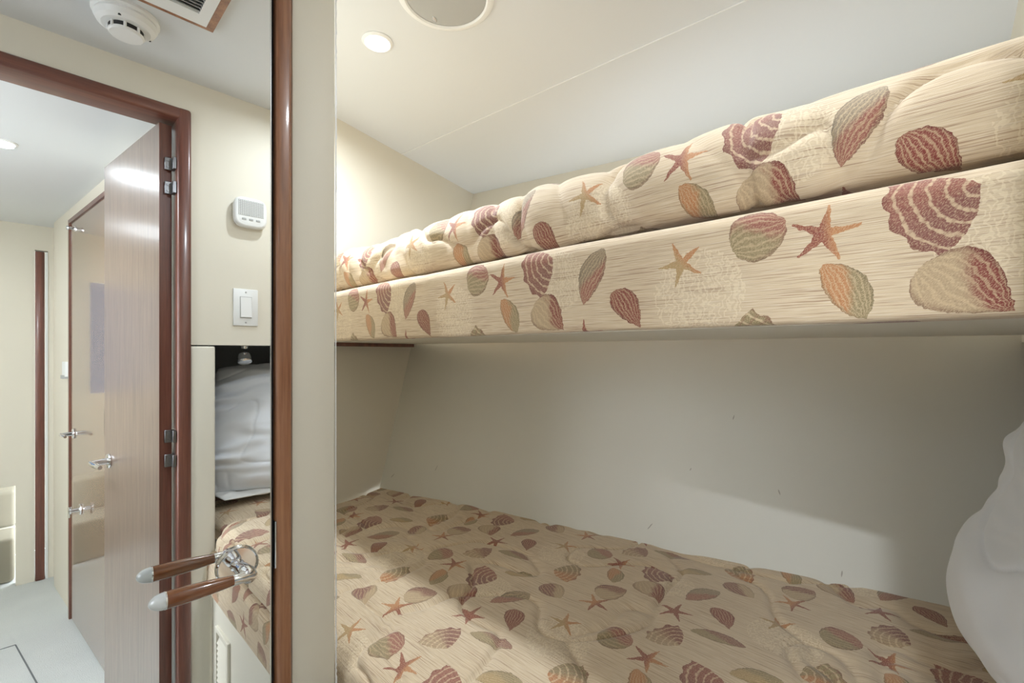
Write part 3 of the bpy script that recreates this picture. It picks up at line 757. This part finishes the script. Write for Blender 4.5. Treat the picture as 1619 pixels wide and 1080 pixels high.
# wall alarm unit
ay, az = 0.475, 0.440
e = empty('wall_alarm', (X0, ay, az), 'rounded square white alarm unit with a mesh speaker, on the wall above the light switch', 'alarm')
def rsq(cy, cz, hw, n=48, p=4.0):
    pts = []
    for i in range(n):
        a = 2 * math.pi * i / n; c, s_ = math.cos(a), math.sin(a)
        r = 1 / (abs(c) ** p + abs(s_) ** p) ** (1 / p); pts.append((cy + hw * r * c, cz + hw * r * s_))
    return pts
def slab(mb, layers, cy, cz, xw):
    n = 48; st_ = len(mb.v)
    vs = []
    for dx, hw in layers: vs += [(xw - dx, y_, z_) for y_, z_ in rsq(cy, cz, hw)]
    fs = [tuple(range(n)), tuple((len(layers) - 1) * n + i for i in range(n))[::-1]]
    for j in range(len(layers) - 1):
        for i in range(n):
            k = (i + 1) % n; fs.append((j * n + i, (j + 1) * n + i, (j + 1) * n + k, j * n + k))
    return mb.add(vs, fs)
slab(MB(), [(0.0, 0.040), (0.010, 0.044), (0.012, 0.0475), (0.020, 0.048), (0.026, 0.045), (0.0275, 0.040)], ay, az, X0).build('case', M['white_plastic'], e, True, angle=50)
mm = MB()
mm.box(X0 - 0.0282, X0 - 0.027, ay - 0.036, ay + 0.036, az - 0.012, az + 0.036)
mm.build('mesh_panel', M['grey_plastic'], e)
dt = MB()
for i in range(14):
    for j in range(9):
        yy, zz = ay - 0.033 + i * 0.0051, az - 0.009 + j * 0.0052
        dt.box(X0 - 0.0289, X0 - 0.028, yy - 0.0012, yy + 0.0012, zz - 0.0012, zz + 0.0012)
dt.build('perforation', M['white_plastic'], e)
bt = MB()
for k in range(3): bt.box(X0 - 0.0290, X0 - 0.0273, ay - 0.026 + k * 0.020, ay - 0.014 + k * 0.020, az - 0.026, az - 0.020, 0.0006, 1)
bt.build('buttons', M['grey_plastic'], e)

# light switch
wy, wz = 0.466, 0.1405
e = empty('light_switch', (X0, wy, wz - 0.057), 'white paddle light switch on the cream wall, seen in the mirror', 'light switch')
MB().box(X0 - 0.006, X0, wy - 0.0355, wy + 0.0355, wz - 0.0585, wz + 0.0585, 0.002, 2).build('plate', M['white_plastic'], e, True)
MB().box(X0 - 0.0072, X0 - 0.005, wy - 0.0168, wy + 0.0168, wz - 0.034, wz + 0.034).build('frame', M['grey_plastic'], e)
MB().add([(X0 - 0.0078, wy - 0.0155, wz + 0.0325), (X0 - 0.0078, wy + 0.0155, wz + 0.0325), (X0 - 0.0125, wy + 0.0155, wz - 0.031), (X0 - 0.0125, wy - 0.0155, wz - 0.031),
          (X0 - 0.005, wy - 0.0155, wz + 0.0325), (X0 - 0.005, wy + 0.0155, wz + 0.0325), (X0 - 0.005, wy + 0.0155, wz - 0.033), (X0 - 0.005, wy - 0.0155, wz - 0.033)],
         [(0, 1, 2, 3), (4, 7, 6, 5), (0, 4, 5, 1), (1, 5, 6, 2), (2, 6, 7, 3), (3, 7, 4, 0)]).build('paddle', M['white_plastic'], e)
for dz in (-0.048, 0.048):
    MB().lathe([(0, 0.0028), (0.001, 0.0024)], (X0 - 0.006, wy, wz + dz), (-1, 0, 0), 14).build('screw', M['grey_plastic'], e, True)

# reading lamp in the niche
ry = 0.500; rx = 0.245
e = empty('reading_lamp', (rx, ry, NZ), 'small chrome reading lamp under the top of the bed niche', 'lamp')
MB().lathe([(0, 0.017), (0.003, 0.017), (0.004, 0.012), (0.012, 0.010)], (rx, ry, NZ + 0.004), (0, 0, -1), 28).build('mount', M['chrome'], e, True)
MB().lathe([(-0.020, 0.010), (-0.017, 0.018), (-0.004, 0.0215), (0.010, 0.0215), (0.013, 0.018), (0.014, 0.0005)], (rx, ry, -0.026), (-0.55, -0.1, -0.85), 36).build('head', M['chrome'], e, True)

# ================================================================== THE OPEN CABIN DOOR
hx, hy = 0.150, 0.250       # hinge side face corner, then free edge
fx, fy = 0.700, 0.176
dv = Vector((fx - hx, fy - hy, 0)).normalized(); nn = Vector((-dv.y, dv.x, 0))
d2 = empty('door_2', (0.42, 0.23, FL), 'brown cherry wood cabin door standing open into the hall', 'door', kind='structure')
TH = 0.030
c0 = Vector((hx, hy)); c1 = Vector((fx, fy)); n2 = Vector((nn.x, nn.y)) * TH
MB().prism([tuple(c0), tuple(c1), tuple(c1 + n2), tuple(c0 + n2)], FL + 0.015, 0.664).build('door_panel', M['door_wood'], d2)
ed = MB(); e0 = Vector((hx, hy)) - Vector((dv.x, dv.y)) * 0.0025
ed.prism([tuple(e0), tuple(c0), tuple(c0 + n2), tuple(e0 + n2)], FL + 0.015, 0.664)
tag(ed.build('door_edge', M['casing'], d2), 'dark red wooden edge strip')
for zc in (0.548, 0.478, -0.247, -0.318, -1.10, -1.17):
    h_ = MB().box(0.118, 0.1462, 0.2775, 0.2862, zc - 0.017, zc + 0.017, 0.001, 1)
    h_.box(0.1405, 0.1462, 0.262, 0.2855, zc - 0.018, zc + 0.018, 0.001, 1)
    for s_ in (-1, 1):
        h_.lathe([(0, 0.004), (0.0015, 0.0036)], (0.1405, 0.270, zc + 0.009 * s_), (-1, 0, 0), 12)
        h_.tube([(0.137, 0.282, zc + 0.012 * s_ - 0.004), (0.137, 0.282, zc + 0.012 * s_ + 0.004)], 0.0042, 12)
    h_.build('hinge', M['hinge'], d2, True)
def lever_set(parent, base, out, along, z, L=0.105, knob=False):
    base = Vector(base); out = Vector(out).normalized(); along = Vector(along).normalized()
    c = Vector((base.x, base.y, z))
    h_ = MB().lathe([(0, 0.025), (0.003, 0.026), (0.007, 0.024), (0.009, 0.012), (0.045, 0.009), (0.052, 0.009)], c, out, 28)
    h_.tube([c + out * 0.048 - along * 0.008, c + out * 0.048 + along * 0.02, c + out * 0.050 + along * L * 0.6, c + out * 0.048 + along * L], [0.007, 0.0085, 0.0095, 0.006], 16)
    return h_.build('door_handle', M['chrome'], parent, True)
hb = Vector((fx, fy, 0)) - dv * 0.065
lever_set(d2, hb, -nn, -dv, -0.385)
hb2 = hb + nn * TH
lever_set(d2, hb2, nn, -dv, -0.385, 0.08)
lp = Vector((fx, fy, 0)) 
q0 = lp - dv * 0.0005 + nn * 0.0; 
MB().prism([tuple((lp - nn * 0.001)[:2]), tuple((lp + dv * 0.003 - nn * 0.001)[:2]), tuple((lp + dv * 0.003 + nn * 0.028)[:2]), tuple((lp + nn * 0.028)[:2])], -0.30, -0.215).build('latch_plate', M['satin'], d2)

# ================================================================== GLOSSY DOOR IN THE HALL SIDE WALL
def sp_(x, off=0.0, z=0.0): return (x, side_y(x) - off)
d3 = empty('door_3', (1.50, 0.17, FL), 'glossy wooden door in the hall side wall beyond the open door', 'door', kind='structure')
def sidebox(x0, x1, o0, o1, z0, z1):
    return MB().prism([sp_(x0, o0), sp_(x1, o0), sp_(x1, o1), sp_(x0, o1)], z0, z1)
sidebox(1.10, 1.815, 0.0015, 0.014, FL + 0.012, 0.668).build('door_panel', M['gloss_door'], d3)
fr = sidebox(1.817, 1.840, 0.0, 0.020, FL, 0.69)
fr.prism([sp_(1.08, 0.0), sp_(1.8168, 0.0), sp_(1.8168, 0.020), sp_(1.08, 0.020)], 0.670, 0.69)
tag(fr.build('door_frame', M['casing'], d3), 'thin dark frame')
dh = Vector((1, -0.117, 0)).normalized(); dn_ = Vector((-0.117, -1, 0)).normalized()
def onside(x, off=0.014): return Vector((x, side_y(x) - off, 0))
lever_set(d3, onside(1.735), dn_, -dh, -0.42, 0.10)
lk = MB(); c = onside(1.58); c.z = -0.775
lk.lathe([(0, 0.026), (0.003, 0.027), (0.008, 0.024), (0.010, 0.010), (0.035, 0.009), (0.037, 0.016), (0.044, 0.015), (0.046, 0.004)], c, dn_, 24)
lk.tube([c + dn_ * 0.041 + Vector((0, 0, 0.022)), c + dn_ * 0.041 - Vector((0, 0, 0.03))], 0.007, 12)
lk.build('turn_latch', M['chrome'], d3, True)
c = onside(1.71); c.z = 0.625
MB().lathe([(0, 0.016), (0.003, 0.015), (0.006, 0.008), (0.022, 0.007), (0.026, 0.012), (0.032, 0.010), (0.034, 0.001)], c, dn_, 20).build('coat_knob', M['chrome'], d3, True)
# small wall controller next to it
wx = 1.965
e = empty('wall_controller', (wx, side_y(wx), -0.13), 'small white control box on the hall wall beside the glossy door', 'thermostat')
a0, a1 = wx - 0.04, wx + 0.04
MB().prism([sp_(a0, 0), sp_(a1, 0), sp_(a1, 0.018), sp_(a0, 0.018)], -0.135, -0.055).build('case', M['white_plastic'], e)
MB().prism([sp_(a0 + .012, 0.0), sp_(a1 - .012, 0.0), sp_(a1 - .012, 0.026), sp_(a0 + .012, 0.026)], -0.147, -0.128).build('dial', M['grey_plastic'], e)
